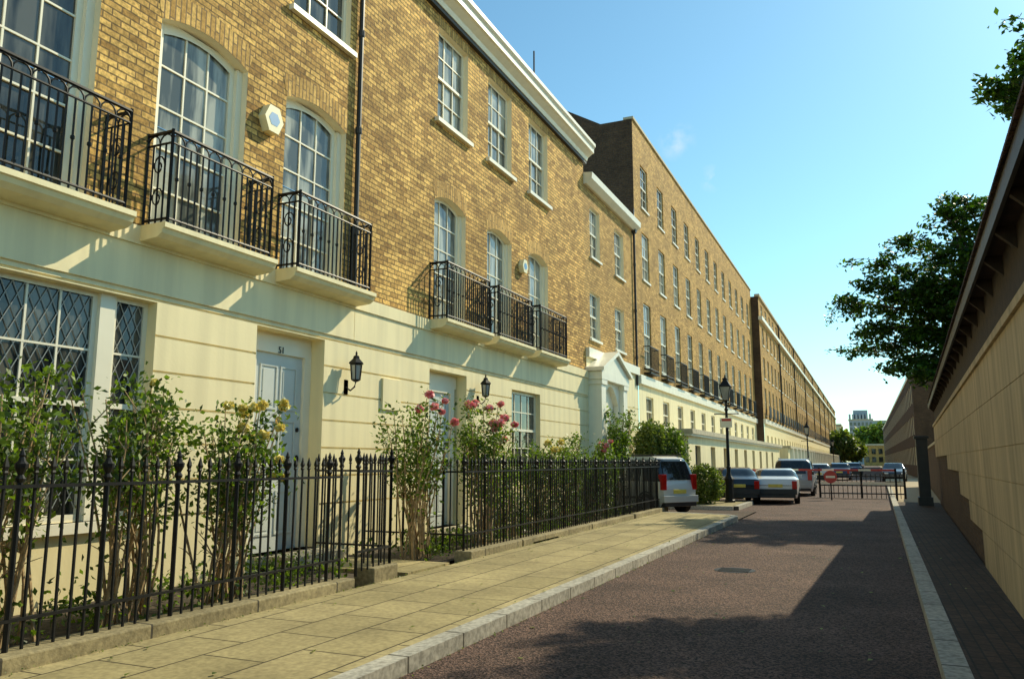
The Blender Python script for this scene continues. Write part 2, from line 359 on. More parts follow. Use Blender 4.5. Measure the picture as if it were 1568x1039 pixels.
for (a,c,cols) in ((3.6,4.05,1),(4.2,6.25,5),(6.45,6.95,1)):
    window(w,xg,(a,c,.95,3.5,0),cols,4,'glass',.06)
w.box(xg-.08,xg+.05,4.05,4.2,.95,3.5,'frame');w.box(xg-.08,xg+.05,6.25,6.45,.95,3.5,'frame')
w.make('sash_windows',HA)
l=B()
for a in np.arange(3.7,6.9,.13):
    for z in np.arange(1.1,3.3,.26):
        l.tube([(xg-.02,a,z),(xg-.02,a+.13,z+.26)],.006,'grille',4,cap=False);l.tube([(xg-.018,a+.13,z),(xg-.018,a,z+.26)],.006,'grille',4,cap=False)
l.make('window_grille',HA)
door(HA,9.0,10.09,.3,3.2,X0-.25,3.52)
for y0,y1 in ((1.9,3.65),(4.3,6.08),(6.68,8.45),(9.06,10.9)): balcony(HA,y0,y1)
tc=bpy.data.curves.new('door_number','FONT');tc.body='51';tc.size=.14;tc.extrude=.004;tc.materials.append(M['iron'])
to=bpy.data.objects.new('door_number',tc);C.objects.link(to);to.rotation_euler=(math.pi/2,0,math.pi/2);to.location=(X0-.21,9.45,3.21);to.parent=HA
# ================================================================ HOUSE B
HB=empty('brick_townhouse')
b=B()
opsB=[(13.75,15.15,4.36,7.1,.17),(16.25,17.65,4.36,7.1,.17),(18.75,20.15,4.36,7.1,.17)]
opsB2=[(13.82,15.2,8.68,10.78,0),(16.27,17.65,8.68,10.78,0),(18.8,20.18,8.68,10.78,0)]
wall(b,X0,11,23.35,4.35,8.0,opsB,'brick',.22)
wall(b,X0,11,23.35,8.0,11.05,opsB2,'brick',.2)
for o in opsB+opsB2: soldier(b,X0,o,.33 if o[4] else .3)
dB=(13.6,15.2,.3,3.4,0);gB=(17.6,19.45,1.4,3.32,0)
wall(b,X0+.03,11,23.35,0,3.6,[dB,gB],'stucco',.3,'stucco',grooves=GR)
b.box(X0-.02,X0+.06,11,23.35,3.6,4.13,'stucco');b.box(X0-.02,X0+.09,11.02,23.36,4.13,4.35,'stucco')
b.face([(X0,11,11.9),(X0,23.35,11.9),(-17,23.35,11.9),(-17,11,11.9)],'lead')
b.box(-17,X0-.01,23.25,23.35,0,11.9,'brick')
for o in opsB2: b.box(X0-.15,X0+.1,o[0]-.12,o[1]+.12,o[2]-.09,o[2],'white')
b.box(X0-.1,X0+.1,gB[0]-.1,gB[1]+.1,1.29,1.4,'white')
b.box(X0+.03,X0+.07,11.9,12.5,2.5,3.05,'stucco')
b.make('walls',HB)
w=B()
for i,o in enumerate(opsB):
    window(w,X0-.16,(o[0]+.08,o[1]-.08,*o[2:]),3,5,'curtain',.08,mid=False)
    w.box(X0-.2,X0-.1,o[0],o[0]+.08,o[2],o[3]-.17,'frame');w.box(X0-.2,X0-.1,o[1]-.08,o[1],o[2],o[3]-.17,'frame')
for o in opsB2: window(w,X0-.12,o,3,4,'curtain')
window(w,X0-.1,gB,4,4,'glass')
w.make('sash_windows',HB)
door(HB,13.9,14.9,.3,3.0,X0-.22,3.42)
for y0,y1 in ((13.6,15.55),(16.05,18.0),(18.55,20.5)): balcony(HB,y0,y1)
for H,ya,yb in ((HA,-3,11.0),(HB,11.0,23.4)):
    b=B()
    b.box(X0-.1,X0+.1,ya,yb,11.05,11.14,'gutter')
    b.prism_y([(X0-.3,11.14),(X0+.12,11.14),(X0+.16,11.24),(X0+.30,11.34),(X0+.36,11.36),(X0+.36,11.50),(X0+.42,11.56),(X0+.42,11.66),(X0+.1,11.72),(X0+.1,12.0),(X0-.3,12.0)],ya,yb,'white')
    b.make('cornice',H)
pipe(HA,10.93,4.4,11.0)
def alarm(y,z,R=.17):
    b=B();x=X0
    pts=[(y+R*math.cos(math.pi/3*k),z+R*1.15*math.sin(math.pi/3*k)) for k in range(6)]
    b.face([(x+.13,p,q) for p,q in pts],'yellowbox')
    for k in range(6):
        p,q=pts[k],pts[(k+1)%6];b.face([(x,*p),(x,*q),(x+.13,*q),(x+.13,*p)],'yellowbox')
    pts=[(y+R*.6*math.cos(math.pi/3*k),z+R*.55*math.sin(math.pi/3*k)) for k in range(6)]
    b.face([(x+.133,p,q) for p,q in pts],'bluebox')
    b.make('burglar_alarm_box')
alarm(8.74,6.56,.2);alarm(18.25,6.5,.17)
wall_lamp(10.85,3.1);wall_lamp(15.75,3.2)
# ================================================================ HOUSE C
HC=empty('brick_townhouse')
b=B();XC=X0-.0
opsC=[(23.95,25.0,8.15,9.85,0),(26.75,27.9,8.15,9.85,0),(23.85,24.9,5.45,7.0,0),(26.65,27.8,5.45,7.0,0)]
wall(b,XC,23.35,29.45,4.85,10.4,opsC,'brickD',.15)
wall(b,XC+.02,23.35,29.45,0,4.85,[(27.2,28.3,1.3,3.4,0)],'stucco',.15,'stucco',grooves=GR)
b.box(XC-.02,XC+.12,23.37,29.45,4.8,5.1,'white')
b.prism_y([(XC-.2,10.4),(XC+.1,10.4),(XC+.28,10.55),(XC+.3,10.75),(XC-.2,10.8)],23.37,29.45,'white')
for o in opsC: b.box(XC-.1,XC+.07,o[0]-.06,o[1]+.06,o[2]-.07,o[2],'white')
b.box(-17,XC-.2,23.36,29.45,10.6,10.78,'lead')
b.make('walls',HC)
w=B()
for o in opsC: window(w,XC-.1,o,2,4,'curtain')
window(w,XC-.1,(27.2,28.3,1.3,3.4,0),2,4)
w.make('sash_windows',HC)
p=B();xp=XC+.45
p.box(XC,xp,23.5,23.95,.1,4.1,'white');p.box(XC,xp,25.95,26.4,.1,4.1,'white')
for yy in (23.45,25.9): p.box(XC,xp+.04,yy,yy+.55,3.95,4.1,'white');p.box(XC,xp+.04,yy,yy+.55,.1,.4,'white')
p.box(XC,xp+.05,23.4,26.5,4.1,4.35,'white')
p.face([(xp+.04,23.35,4.35),(xp+.04,26.55,4.35),(xp+.04,24.95,4.95)],'white')
for a,c in (((23.3,4.35),(24.95,5.0)),((24.95,5.0),(26.6,4.35))):
    p.face([(XC,a[0],a[1]),(xp+.15,a[0],a[1]),(xp+.15,c[0],c[1]),(XC,c[0],c[1])],'white')
    p.face([(xp+.15,a[0],a[1]),(xp+.15,c[0],c[1]),(xp+.15,c[0],c[1]+.12),(xp+.15,a[0],a[1]+.12)],'white')
    p.face([(XC,a[0],a[1]+.12),(xp+.15,a[0],a[1]+.12),(xp+.15,c[0],c[1]+.12),(XC,c[0],c[1]+.12)],'white')
    p.face([(XC,a[0],a[1]),(xp+.15,a[0],a[1]),(xp+.15,a[0],a[1]+.12),(XC,a[0],a[1]+.12)],'white')
o=(24.1,25.8,.1,4.0,.6)
wall(p,xp-.15,23.95,25.95,.1,4.1,[o],'white',.2,'white')
p.make('portico',HC)
door(HC,24.45,25.45,.2,2.9,XC+.12,4.05)
pipe(HC,29.2,4.4,10.3)
# ================================================================ D block
HD=empty('brick_terrace')
b=B();XD=X0+.02;cols=[30.6+2.86*k for k in range(12)]
opsD=[]
for c in cols:
    opsD+=[(c,c+1.15,11.8,13.6,0),(c,c+1.15,8.8,10.75,0),(c,c+1.15,5.3,7.85,0)]
wall(b,XD,29.5,65,4.85,15.1,opsD,'brickD',.14,'brickD')
wall(b,XD+.02,29.5,65,0,4.5,[(c,c+1.15,2.95,4.1,0) for c in cols],'stucco',.12,'stucco')
b.box(XD-.02,XD+.14,29.48,65,4.5,4.85,'white')
b.box(XD-.35,XD+.06,29.46,65,15.1,15.2,'sill')
yg=29.48
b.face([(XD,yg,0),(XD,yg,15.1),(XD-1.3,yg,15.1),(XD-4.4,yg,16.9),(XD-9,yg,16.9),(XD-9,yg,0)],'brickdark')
b.face([(XD-.3,yg,15.1),(XD-1.3,yg,15.1),(XD-1.3,65,15.1),(XD-.3,65,15.1)],'lead')
b.face([(XD-1.3,yg,15.1),(XD-4.4,yg,16.9),(XD-4.4,65,16.9),(XD-1.3,65,15.1)],'lead')
b.box(XD-5.0,XD-4.3,yg+.01,yg+2.2,16.0,17.1,'brickdark')
b.tube([(XD-4.4,yg+.5,17),(XD-4.4,yg+.5,19.2)],.035,'iron',4)
for o in opsD: b.box(XD-.1,XD+.05,o[0]-.04,o[1]+.04,o[2]-.08,o[2],'white')
b.make('walls',HD)
w=B()
for i,o in enumerate(opsD): window(w,XD-.06,o,2,4,'curtain' if (i*7)%3 else 'glass',.07)
for c in cols: window(w,XD-.05,(c,c+1.15,2.95,4.1,0),2,2)
w.make('sash_windows',HD)
r=B()
for c in cols:
    y0,y1,xx=c-.15,c+1.3,XD+.25
    for z in (5.15,6.05): r.tube([(XD,y0,z),(xx,y0,z),(xx,y1,z),(XD,y1,z)],.022,'iron',4)
    for t in np.arange(y0,y1+.01,.13): r.tube([(xx,t,5.0),(xx,t,6.05)],.012,'iron',4)
    r.box(XD,xx+.03,y0,y1,4.98,5.03,'iron')
r.make('balconettes',HD)
e=B();xe=-6.1
wall(e,xe,30.2,64.5,0,2.62,[(31.5+3.4*k,32.6+3.4*k,.3,2.2,0) for k in range(9)],'stucco',.25,'stucco')
e.box(XD,xe+.22,30.0,64.6,2.62,2.80,'sill');e.box(XD,xe+.16,30.05,64.6,2.54,2.62,'white')
e.face([(XD,30.2,0),(xe,30.2,0),(xe,30.2,2.6),(XD,30.2,2.6)],'stucco')
for k in range(9):
    e.box(xe-.2,xe-.15,31.5+3.4*k,32.6+3.4*k,.3,2.2,'curtain' if k%2 else 'plastic')
e.make('ground_floor_extension',HD)
# ================================================================ E long terrace
HE=empty('brick_terrace')
b=B();XE=X0+.6;w=B()
opsE=[];cE=[66.6+2.9*k for k in range(58)]
for c in cE: opsE+=[(c,c+1.15,10.9,12.3,0),(c,c+1.15,8.2,9.9,0),(c,c+1.15,5.2,7.4,0)]
wall(b,XE,65.0,234,4.85,12.7,opsE,'brickD',.18,'brickD')
b.box(XE-.05,XE+.25,64.98,234,12.7,13.0,'white')
wall(b,XE-.02,65.0,234,13.0,14.6,[(c,c+1.15,13.25,14.2,0) for c in cE],'brickD',.18,'brickD')
b.box(XE-.3,XE+.1,64.98,234,14.6,14.8,'sill')
wall(b,XE+.02,65,234,0,4.5,[(c,c+1.15,1.2,3.6,0) for c in cE],'stucco',.15,'stucco')
b.box(XE-.02,XE+.16,64.98,234,4.5,4.85,'white')
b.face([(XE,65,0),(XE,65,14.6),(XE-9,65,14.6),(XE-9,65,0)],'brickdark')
for o in opsE+[(c,c+1.15,13.25,14.2,0) for c in cE]+[(c,c+1.15,1.2,3.6,0) for c in cE]:
    x=XE-.1;w.face([(x,o[0],o[2]),(x,o[1],o[2]),(x,o[1],o[3]),(x,o[0],o[3])],'glass')
    w.box(x,x+.03,o[0],o[0]+.07,o[2],o[3],'frame');w.box(x,x+.03,o[1]-.07,o[1],o[2],o[3],'frame');w.box(x,x+.031,o[0]+.07,o[1]-.07,(o[2]+o[3])/2-.03,(o[2]+o[3])/2+.03,'frame')
    b.box(XE,XE+.06,o[0]-.05,o[1]+.05,o[2]-.08,o[2],'white')
for c in cE:
    w.box(XE+.3,XE+.33,c-.2,c+1.35,5.0,5.9,'iron')
for yy in np.arange(80,230,17.5): w.tube([(XE+.08,yy,4.8),(XE+.08,yy,14.6)],.07,'gutter',6)
b.make('walls',HE);w.make('windows',HE)
e=B();xe=-5.6
e.box(XE,xe,66,230,0,2.6,'stucco');e.box(XE,xe+.2,66,230.2,2.6,2.78,'sill')
for yy in np.arange(68,228,4): e.box(xe,xe+.25,yy,yy+.5,0,2.6,'white')
e.make('ground_floor_extension',HE)
# ================================================================ GROUND
def sheet(name,pts,z,mat):
    b=B();b.face([(x,y,z) for x,y in pts],mat);return b.make(name)
sheet('ground',[(-900,-300),(900,-300),(900,2500),(-900,2500)],-.06,'gravel')
def rk(y): return .32+.0127*y
sheet('road',[(-3.3,-12),(rk(-12),-12),(rk(60),60),(3.2,235),(3.2,700),(-4.9,700),(-4.9,33),(-3.3,33)],0,'asphalt')
sheet('side_road',[(-7.7,26.9),(-3.3,26.9),(-3.3,33),(-4.9,36),(-7.7,36)],.004-.012,'asphalt')
b=B()
pk=-3.3
b.box(-5.62,pk-.18,-12,22.6,-.05,.12,'slabs')
b.make('pavement')
k=B()
def strip(pts,w,z,mat,bb):
    for (a,c) in zip(pts[:-1],pts[1:]):
        A=Vector(a);Cc=Vector(c);d=(Cc-A).normalized();n=Vector((-d.y,d.x))*w
        P=[A,Cc,Cc+n,A+n]
        i=[(p.x,p.y,z) for p in P];j=[(p.x,p.y,-.05) for p in P]
        bb.face(i,mat)
        for q in range(4): bb.face([i[q],i[(q+1)%4],j[(q+1)%4],j[q]],mat)
strip([(pk,-12),(pk,22.6)],.18,.124,'kerb',k)
for t in range(8):
    a0=math.pi/2*t/8;a1=math.pi/2*(t+1)/8;R=.9
    cx,cy=pk-R,22.6
    strip([(cx+R*math.cos(a0),cy+R*math.sin(a0)),(cx+R*math.cos(a1),cy+R*math.sin(a1))],.18,.124,'kerb',k)
strip([(pk-.9,23.5),(-5.7,23.9)],.18,.1235,'kerb',k)
k.make('kerb')
b=B();b.face([(-5.62,22.6,.12),(pk-.18,22.6,.12),(pk-.3,22.95,.12),(pk-.5,23.2,.12),(pk-.9,23.32,.12),(-5.62,23.7,.12)],'slabs');b.make('pavement_corner')
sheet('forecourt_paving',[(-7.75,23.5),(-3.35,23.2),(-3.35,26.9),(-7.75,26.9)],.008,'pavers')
b=B();b.box(-7.7,-4.15,27.6,31.2,-.05,.12,'slabs');b.box(-4.15,-3.98,27.6,31.3,-.05,.124,'kerb');b.box(-7.7,-4.15,27.45,27.6,-.05,.124,'kerb');b.make('pavement_island')
b=B();b.box(-5.6,-5.0,36,300,-.05,.12,'slabs');b.make('pavement')
def wx(y,off=0): return .87+.043*y+off
b=B()
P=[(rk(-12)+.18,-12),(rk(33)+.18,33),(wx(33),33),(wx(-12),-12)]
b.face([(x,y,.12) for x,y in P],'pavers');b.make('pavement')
k=B();strip([(rk(-12)+.18,-12),(rk(60)+.18,60)],.18,.124,'kerb',k);k.make('kerb')
sheet('garden_soil',[(-7.78,-12),(-5.9,-12),(-5.9,23.4),(-7.78,23.4)],.10,'soil')
b=B();b.box(-7.75,-5.62,9.35,10.5,.0,.15,'slabs');b.box(-7.75,-7.2,9.0,10.2,.15,.3,'sill');b.box(-7.75,-5.62,13.7,15.0,.0,.15,'slabs');b.make('garden_path')
b=B()
for y0,y1 in ((-12,8.15),(8.55,9.1),(11.2,13.2),(13.25,17.1),(17.15,20.6),(20.75,24.5)):
    b.box(-5.92,-5.62,y0,y1,-.04,.235 if y0!=8.55 else .3,'plinth')
b.make('plinth_wall',bevel=.015)
# cast iron covers
def cover(x,y,z,name='manhole_cover'):
    b=B();b.lathe(x,y,[(.30,z-.02),(.30,z+.004)],'iron',24)
    for k in range(-3,4): b.box(x-.22,x+.22,y+k*.06-.012,y+k*.06+.012,z+.004,z+.010,'gutter')
    b.make(name)
cover(-1.9,12.5,0)
# ================================================================ FENCE
def fence(pts,zb,zt,name='iron_railing',sp=.125):
    r=B();I='iron'
    for (a,c) in zip(pts[:-1],pts[1:]):
        A=Vector(a);D=Vector(c)-A;n=max(1,round(D.length/sp));d=D.normalized()
        nn=Vector((-d.y,d.x))
        for z,h in ((zt-.2,.026),(zt-.02-1.14,.024)):
            i=[A+nn*.02,A+D+nn*.02,A+D-nn*.02,A-nn*.02]
            for zz,up in ((z,1),(z+h,0)): r.face([(p.x,p.y,zz) for p in i],I)
            for q in range(4): r.face([(i[q].x,i[q].y,z),(i[(q+1)%4].x,i[(q+1)%4].y,z),(i[(q+1)%4].x,i[(q+1)%4].y,z+h),(i[q].x,i[q].y,z+h)],I)
        for k in range(n+1):
            p=A+D*(k/n);jx=random.uniform(-.006,.006)
            if k%6==0:
                r.tube([(p.x,p.y,zb-.05),(p.x,p.y,zt-.1)],.021,I,6)
                r.lathe(p.x,p.y,[(.02,zt-.16),(.037,zt-.13),(.02,zt-.1),(.045,zt-.05),(.048,zt-.02),(.028,zt+.0),(.018,zt+.03),(.024,zt+.045),(.003,zt+.1)],I,8)
            else:
                r.tube([(p.x,p.y,zb),(p.x+jx,p.y+jx,zt-.1)],.0130,I,5)
                r.lathe(p.x+jx,p.y+jx,[(.013,zt-.1),(.021,zt-.085),(.014,zt-.07),(.024,zt-.04),(.003,zt+.04)],I,4,ph=.8)
    return r.make(name)
fence([(-5.78,-2),(-5.78,8.05)],.23,1.60)
fence([(-5.72,8.3),(-5.72,9.05),(-6.9,9.05)],.28,1.66)
fence([(-7.6,11.25),(-5.78,11.25),(-5.78,17.1)],.23,1.62)
fence([(-5.78,17.15),(-5.78,20.7)],.23,1.62)
fence([(-5.78,20.75),(-5.78,24.4)],.23,1.62)
# ================================================================ RIGHT WALL
tf=lambda p:(p[0]+.87+.043*p[1],p[1],p[2])
b=B(tf)
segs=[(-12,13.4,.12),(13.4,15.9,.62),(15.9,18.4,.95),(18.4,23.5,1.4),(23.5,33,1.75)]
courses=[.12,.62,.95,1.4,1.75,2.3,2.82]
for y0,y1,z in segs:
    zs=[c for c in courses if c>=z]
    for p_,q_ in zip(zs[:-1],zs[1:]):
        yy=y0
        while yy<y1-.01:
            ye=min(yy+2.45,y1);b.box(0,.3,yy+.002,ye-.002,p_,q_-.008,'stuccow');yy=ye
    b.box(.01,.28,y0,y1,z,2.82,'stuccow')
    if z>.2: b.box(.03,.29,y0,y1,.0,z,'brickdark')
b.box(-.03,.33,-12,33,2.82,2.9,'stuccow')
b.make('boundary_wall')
b=B(tf)
b.box(.06,.3,-12,33,2.9,3.55,'timber')
b.box(-.10,1.0,-12,33.2,3.55,3.61,'timber');b.box(-.13,-.10,-12,33.2,3.50,3.66,'gutter')
b.face([(-.12,-12,3.69),(-.12,33.2,3.69),(2.5,33.2,4.6),(2.5,-12,4.6)],'tile')
b.box(2.3,2.5,-12,33.2,0,4.55,'brickdark');b.box(.3,2.3,33,33.2,0,3.6,'brickdark')
for y in np.arange(-10,33,1.1): b.prism_y([(.06,3.35),(.06,3.55),(-.09,3.55),(-.09,3.50)],y,y+.07,'timber')
for y in np.arange(-11.9,33.1,.17): b.box(-.16,.2,y,y+.15,3.67,3.70,'tile')
b.make('lean_to_roof')
b=B(tf);b.box(.15,.4,33.2,60,0,2.3,'brickdark');b.box(.1,.45,33.2,60,2.3,2.4,'sill');b.make('boundary_wall')
b=B();b.box(1.55,1.9,30.6,31.0,.1,2.35,'plastic');b.box(1.5,1.95,30.55,31.05,2.35,2.45,'plastic');b.box(1.5,1.95,30.55,31.05,.1,.4,'plastic');b.make('gate_pier',bevel=.01)
# ================================================================ BARRIER, GATE
b=B()
yb=36.5
for k in range(12):
    x=-4.6+.47*k;b.box(x,x+.47,yb,yb+.06,1.19,1.27,'redpaint' if k%3 else 'frame')
b.box(-4.8,-4.6,yb-.1,yb+.12,0,1.15,'iron');b.box(.98,1.06,yb,yb+.08,0,1.3,'iron')
b.make('barrier_arm')
b=B();yb=38.5
for z in (.2,.55,.95): b.tube([(-2.0,yb,z),(1.4,yb,z)],.03,'iron',6)
b.box(-2.0,1.4,yb-.03,yb-.02,.58,.70,'frame')
for x in np.arange(-2.0,1.41,.19): b.tube([(x,yb,0),(x,yb,1.05)],.016,'iron',5)
for x in (-2,-.3,1.4): b.tube([(x,yb,0),(x,yb,1.3)],.05,'iron',8)
b.make('road_gate')
def noentry(x,y,z):
    b=B();n=20
    b.tube([(x,y+.03,0),(x,y+.03,z+.1)],.03,'iron',6)
    b.face([(x+.26*math.cos(2*math.pi*k/n),y-.012,z+.26*math.sin(2*math.pi*k/n)) for k in range(n)],'redpaint')
    b.box(x-.18,x+.18,y-.022,y-.016,z-.045,z+.045,'frame')
    b.make('no_entry_sign')
noentry(-1.45,36.2,.95);noentry(-4.55,36.0,1.0)
# ================================================================ STREET LAMP
def street_lamp(x,y,z0=.12,s=1.0,sign=False):
    e=empty('street_lamp',(x,y,z0));e.scale=(s,s,s)
    b=B()
    b.lathe(0,0,[(.19,0),(.19,.08),(.16,.1),(.16,.75),(.18,.78),(.18,.84),(.11,.95),(.08,1.05)],'iron',8)
    b.lathe(0,0,[(.075,1.0),(.07,1.2),(.085,1.22),(.085,1.27),(.06,1.3),(.048,3.3),(.07,3.33),(.07,3.38),(.045,3.42),(.04,3.62),(.09,3.68),(.11,3.72)],'iron',12)
    b.tube([(-.42,0,3.2),(.42,0,3.2)],.018,'iron',6)
    b.lathe(-.42,0,[(.01,3.17),(.035,3.2),(.01,3.23)],'iron',6);b.lathe(.42,0,[(.01,3.17),(.035,3.2),(.01,3.23)],'iron',6)
    for k in range(4):
        a=math.pi/4+k*math.pi/2;c,sn=math.cos(a),math.sin(a)
        b.tube([(.13*c,.13*sn,3.72),(.27*c,.27*sn,4.2)],.014,'iron',5)
        b.tube([(.05*c,.05*sn,3.5),(.17*c,.17*sn,3.62),(.13*c,.13*sn,3.74)],.012,'iron',4)
    b.lathe(0,0,[(.29,4.2),(.30,4.23),(.24,4.28),(.12,4.42),(.11,4.47),(.13,4.5),(.03,4.56),(.04,4.6),(.005,4.68)],'iron',4,ph=math.pi/4)
    b.make('post',e)
    g=B();g.lathe(0,0,[(.12,3.73),(.255,4.19)],'lampglass',4,ph=math.pi/4);g.make('lantern',e)
    if sign:
        s_=B();s_.box(-.2,.2,-.09,-.075,2.7,3.05,'frame');s_.box(-.17,.17,-.093,-.09,2.93,3.02,'redpaint');s_.make('sign_plate',e)
    return e
street_lamp(-4.66,30.2,sign=True)
street_lamp(-3.9,62,0,.95);street_lamp(-3.9,110,0,.95)
# ================================================================ CARS
def carpaint(name,col,met=.15):
    m,nt,bb=newmat(name);bb.inputs['Base Color'].default_value=col+(1,);bb.inputs['Metallic'].default_value=met;bb.inputs['Roughness'].default_value=.35
    bb.inputs['Coat Weight'].default_value=.8;M[name]=m
for n_,c_ in (('car_silver',(.70,.69,.62)),('car_white',(.8,.8,.76)),('car_blue',(.03,.06,.14)),('car_black',(.015,.017,.02)),('car_grey',(.33,.35,.36))): carpaint(n_,c_)
def car(name,x,y,heading,L=4.2,W=1.76,H=1.45,paint='car_silver',van=False,z0=0.0):
    """local: +x forward (nose), centre origin; heading = direction of nose in radians"""
    e=empty(name,(x,y,z0),heading)
    h=L/2
    if van: prof=[(-h,.42),(-h+.0,.75),(-h+.05,1.0),(-h+.30,H-.10),(-h+.6,H),(h*.05,H),(h*.38,H-.12),(h*.66,1.05),(h*.93,.88),(h,.6),(h,.35)];belt=.98
    else: prof=[(-h,.40),(-h,.72),(-h+.12,.95),(-h+.5,1.0),(-h+.95,H-.06),(-h+1.3,H),(h*.1,H-.01),(h*.5,.98),(h*.9,.8),(h,.6),(h,.35)];belt=.9
    def hw(z,xx):
        w=W/2
        if z>belt: w-= (z-belt)/(H-belt)*.17
        if z<.5: w-=.03
        end=abs(xx)/h
        return w-(max(0,end-.72)/.28)**2*.14
    bdy=B()
    xs=np.linspace(-h,h,37)
    tx=[p[0]+i*1e-4 for i,p in enumerate(prof)];pz=[p[1] for p in prof]
    top=np.interp(xs,tx,pz);top[0]=prof[1][1];top[-1]=.6
    rings=[]
    for xx,t in zip(xs,top):
        bz=.22 if abs(xx)<h*.93 else .34
        r=[]
        for z,f in ((bz,.94),(.42,1),(.7,1.0),(min(belt,t-.04),1),(min(max(belt+.02,t-.12),t-.025),1),(t-.005,.86),(t,.5)):
            z=min(z,t);r.append((hw(z,xx)*f,z))
        ring=[(xx,yy,z) for yy,z in r]+[(xx,-yy,z) for yy,z in reversed(r)]
        rings.append(ring)
    for ring in rings: bdy.v.extend(ring)
    m=len(rings[0])
    for j in range(len(rings)-1):
        for q in range(m):
            qa=(q+1)%m
            cx=(xs[j]+xs[j+1])/2;tz=(top[j]+top[j+1])/2
            glassy=(q in (3,m-5)) and tz>belt+.22
            sl=abs(top[j+1]-top[j])/(xs[j+1]-xs[j])
            if q in (5,6,7,4,m-6) and sl>.35 and tz>belt+.05: glassy=True
            pillar=any(abs(cx-pp)<(xs[1]-xs[0])*.45 for pp in (h*.02,-h*.45))
            mat='carglass' if glassy and not(q in(3,m-5) and pillar) else paint
            bdy.f.append((j*m+q,j*m+qa,(j+1)*m+qa,(j+1)*m+q));bdy.m.append(bdy.mi(mat))
    bdy.f.append(tuple(range(m)));bdy.m.append(bdy.mi(paint));bdy.f.append(tuple((len(rings)-1)*m+q for q in range(m))[::-1]);bdy.m.append(bdy.mi(paint))
    ob=bdy.make('body',e,smooth=True)
    md=ob.modifiers.new('es','EDGE_SPLIT');md.split_angle=math.radians(38)
    w=B()
    for sx in (-h*.6,h*.64):
        for sy in (-1,1):
            yy=sy*(W/2-.2)
            w.tube([(sx,yy-.0*sy,.31),(sx,yy+.195*sy,.31)],.31,'rubber',20)
            w.tube([(sx,yy+.19*sy,.31),(sx,yy+.205*sy,.31)],.2,'chrome',14)
            pts=[(sx+.36*math.cos(a),sy*(W/2-.005),.31+.36*math.sin(a)) for a in np.linspace(0,math.pi,11)]
            w.tube(pts,.03,'plastic',5)
    w.make('wheels',e)
    d=B();t=-h
    zl=.95 if van else .78
    for sy in (-1,1):
        ys=sorted((sy*(W/2-.27),sy*(W/2-.09)))
        d.box(t-.012,t+.16,ys[0],ys[1],zl-.22,zl+(.24 if van else .08),'taillight')
        d.box(h-.12,h-.0,*sorted((sy*(W/2-.42),sy*(W/2-.14))),.58,.7,'headl')
        d.box(h*.3,h*.3+.12,*sorted((sy*(W/2-.06),sy*(W/2+.14))),belt+.02,belt+.15,paint)
        d.box(-.1,.1,*sorted((sy*(W/2-.01),sy*(W/2+.02))),.8,.83,'plastic')
        d.box(-h*.4,h*.45,*sorted((sy*(W/2-.01),sy*(W/2+.015))),.45,.52,'plastic')
    d.box(t-.02,t+.02,-.26,.26,.62,.74,'plate')
    d.box(t-.07,t+.15,-W/2+.10,W/2-.10,.36,.56,'plastic' if not van else paint)
    d.box(t-.04,t+.15,-W/2+.16,W/2-.16,.24,.36,'plastic')
    d.box(h-.02,h+.03,-.35,.35,.42,.62,'plastic')
    if van:
        d.face([(t+.045,-.56,1.03),(t+.045,.56,1.03),(t+.245,.5,H-.16),(t+.245,-.5,H-.16)][::-1],'carglass')
        d.box(-h*.7,h*.1,-W/2+.24,-W/2+.27,H,H+.05,'plastic');d.box(-h*.7,h*.1,W/2-.27,W/2-.24,H,H+.05,'plastic')
    d.make('trim',e,bevel=.012)
    return e
f=Vector((-.83,.558)).normalized();ang=math.atan2(f.y,f.x);rt=Vector((f.y,-f.x))
L_=3.2;W_=1.6
c=Vector((-5.70,23.85))+rt*(W_/2)+f*(L_/2)
car('parked_minivan',c.x,c.y,ang,L_,W_,1.74,'car_silver',True,.01)
car('parked_car',-5.0,33.2,math.radians(105),3.9,1.7,1.36,'car_black')
car('parked_car',-3.4,33.9,math.radians(95),3.9,1.72,1.32,'car_white')
car('parked_minivan',-3.25,41.5,math.radians(92),4.3,1.8,1.7,'car_grey',True)
car('parked_car',-3.7,50,math.radians(90),4.2,1.75,1.42,'car_white')
car('parked_car',-3.4,66,math.radians(90),4.2,1.75,1.42,'car_silver')
car('parked_car',-2.2,75,math.radians(90),4.2,1.75,1.45,'car_blue')
car('parked_car',-1.4,95,math.radians(90),4.2,1.75,1.45,'car_blue')
car('parked_car',1.9,72,math.radians(-90),4.2,1.75,1.45,'car_black')
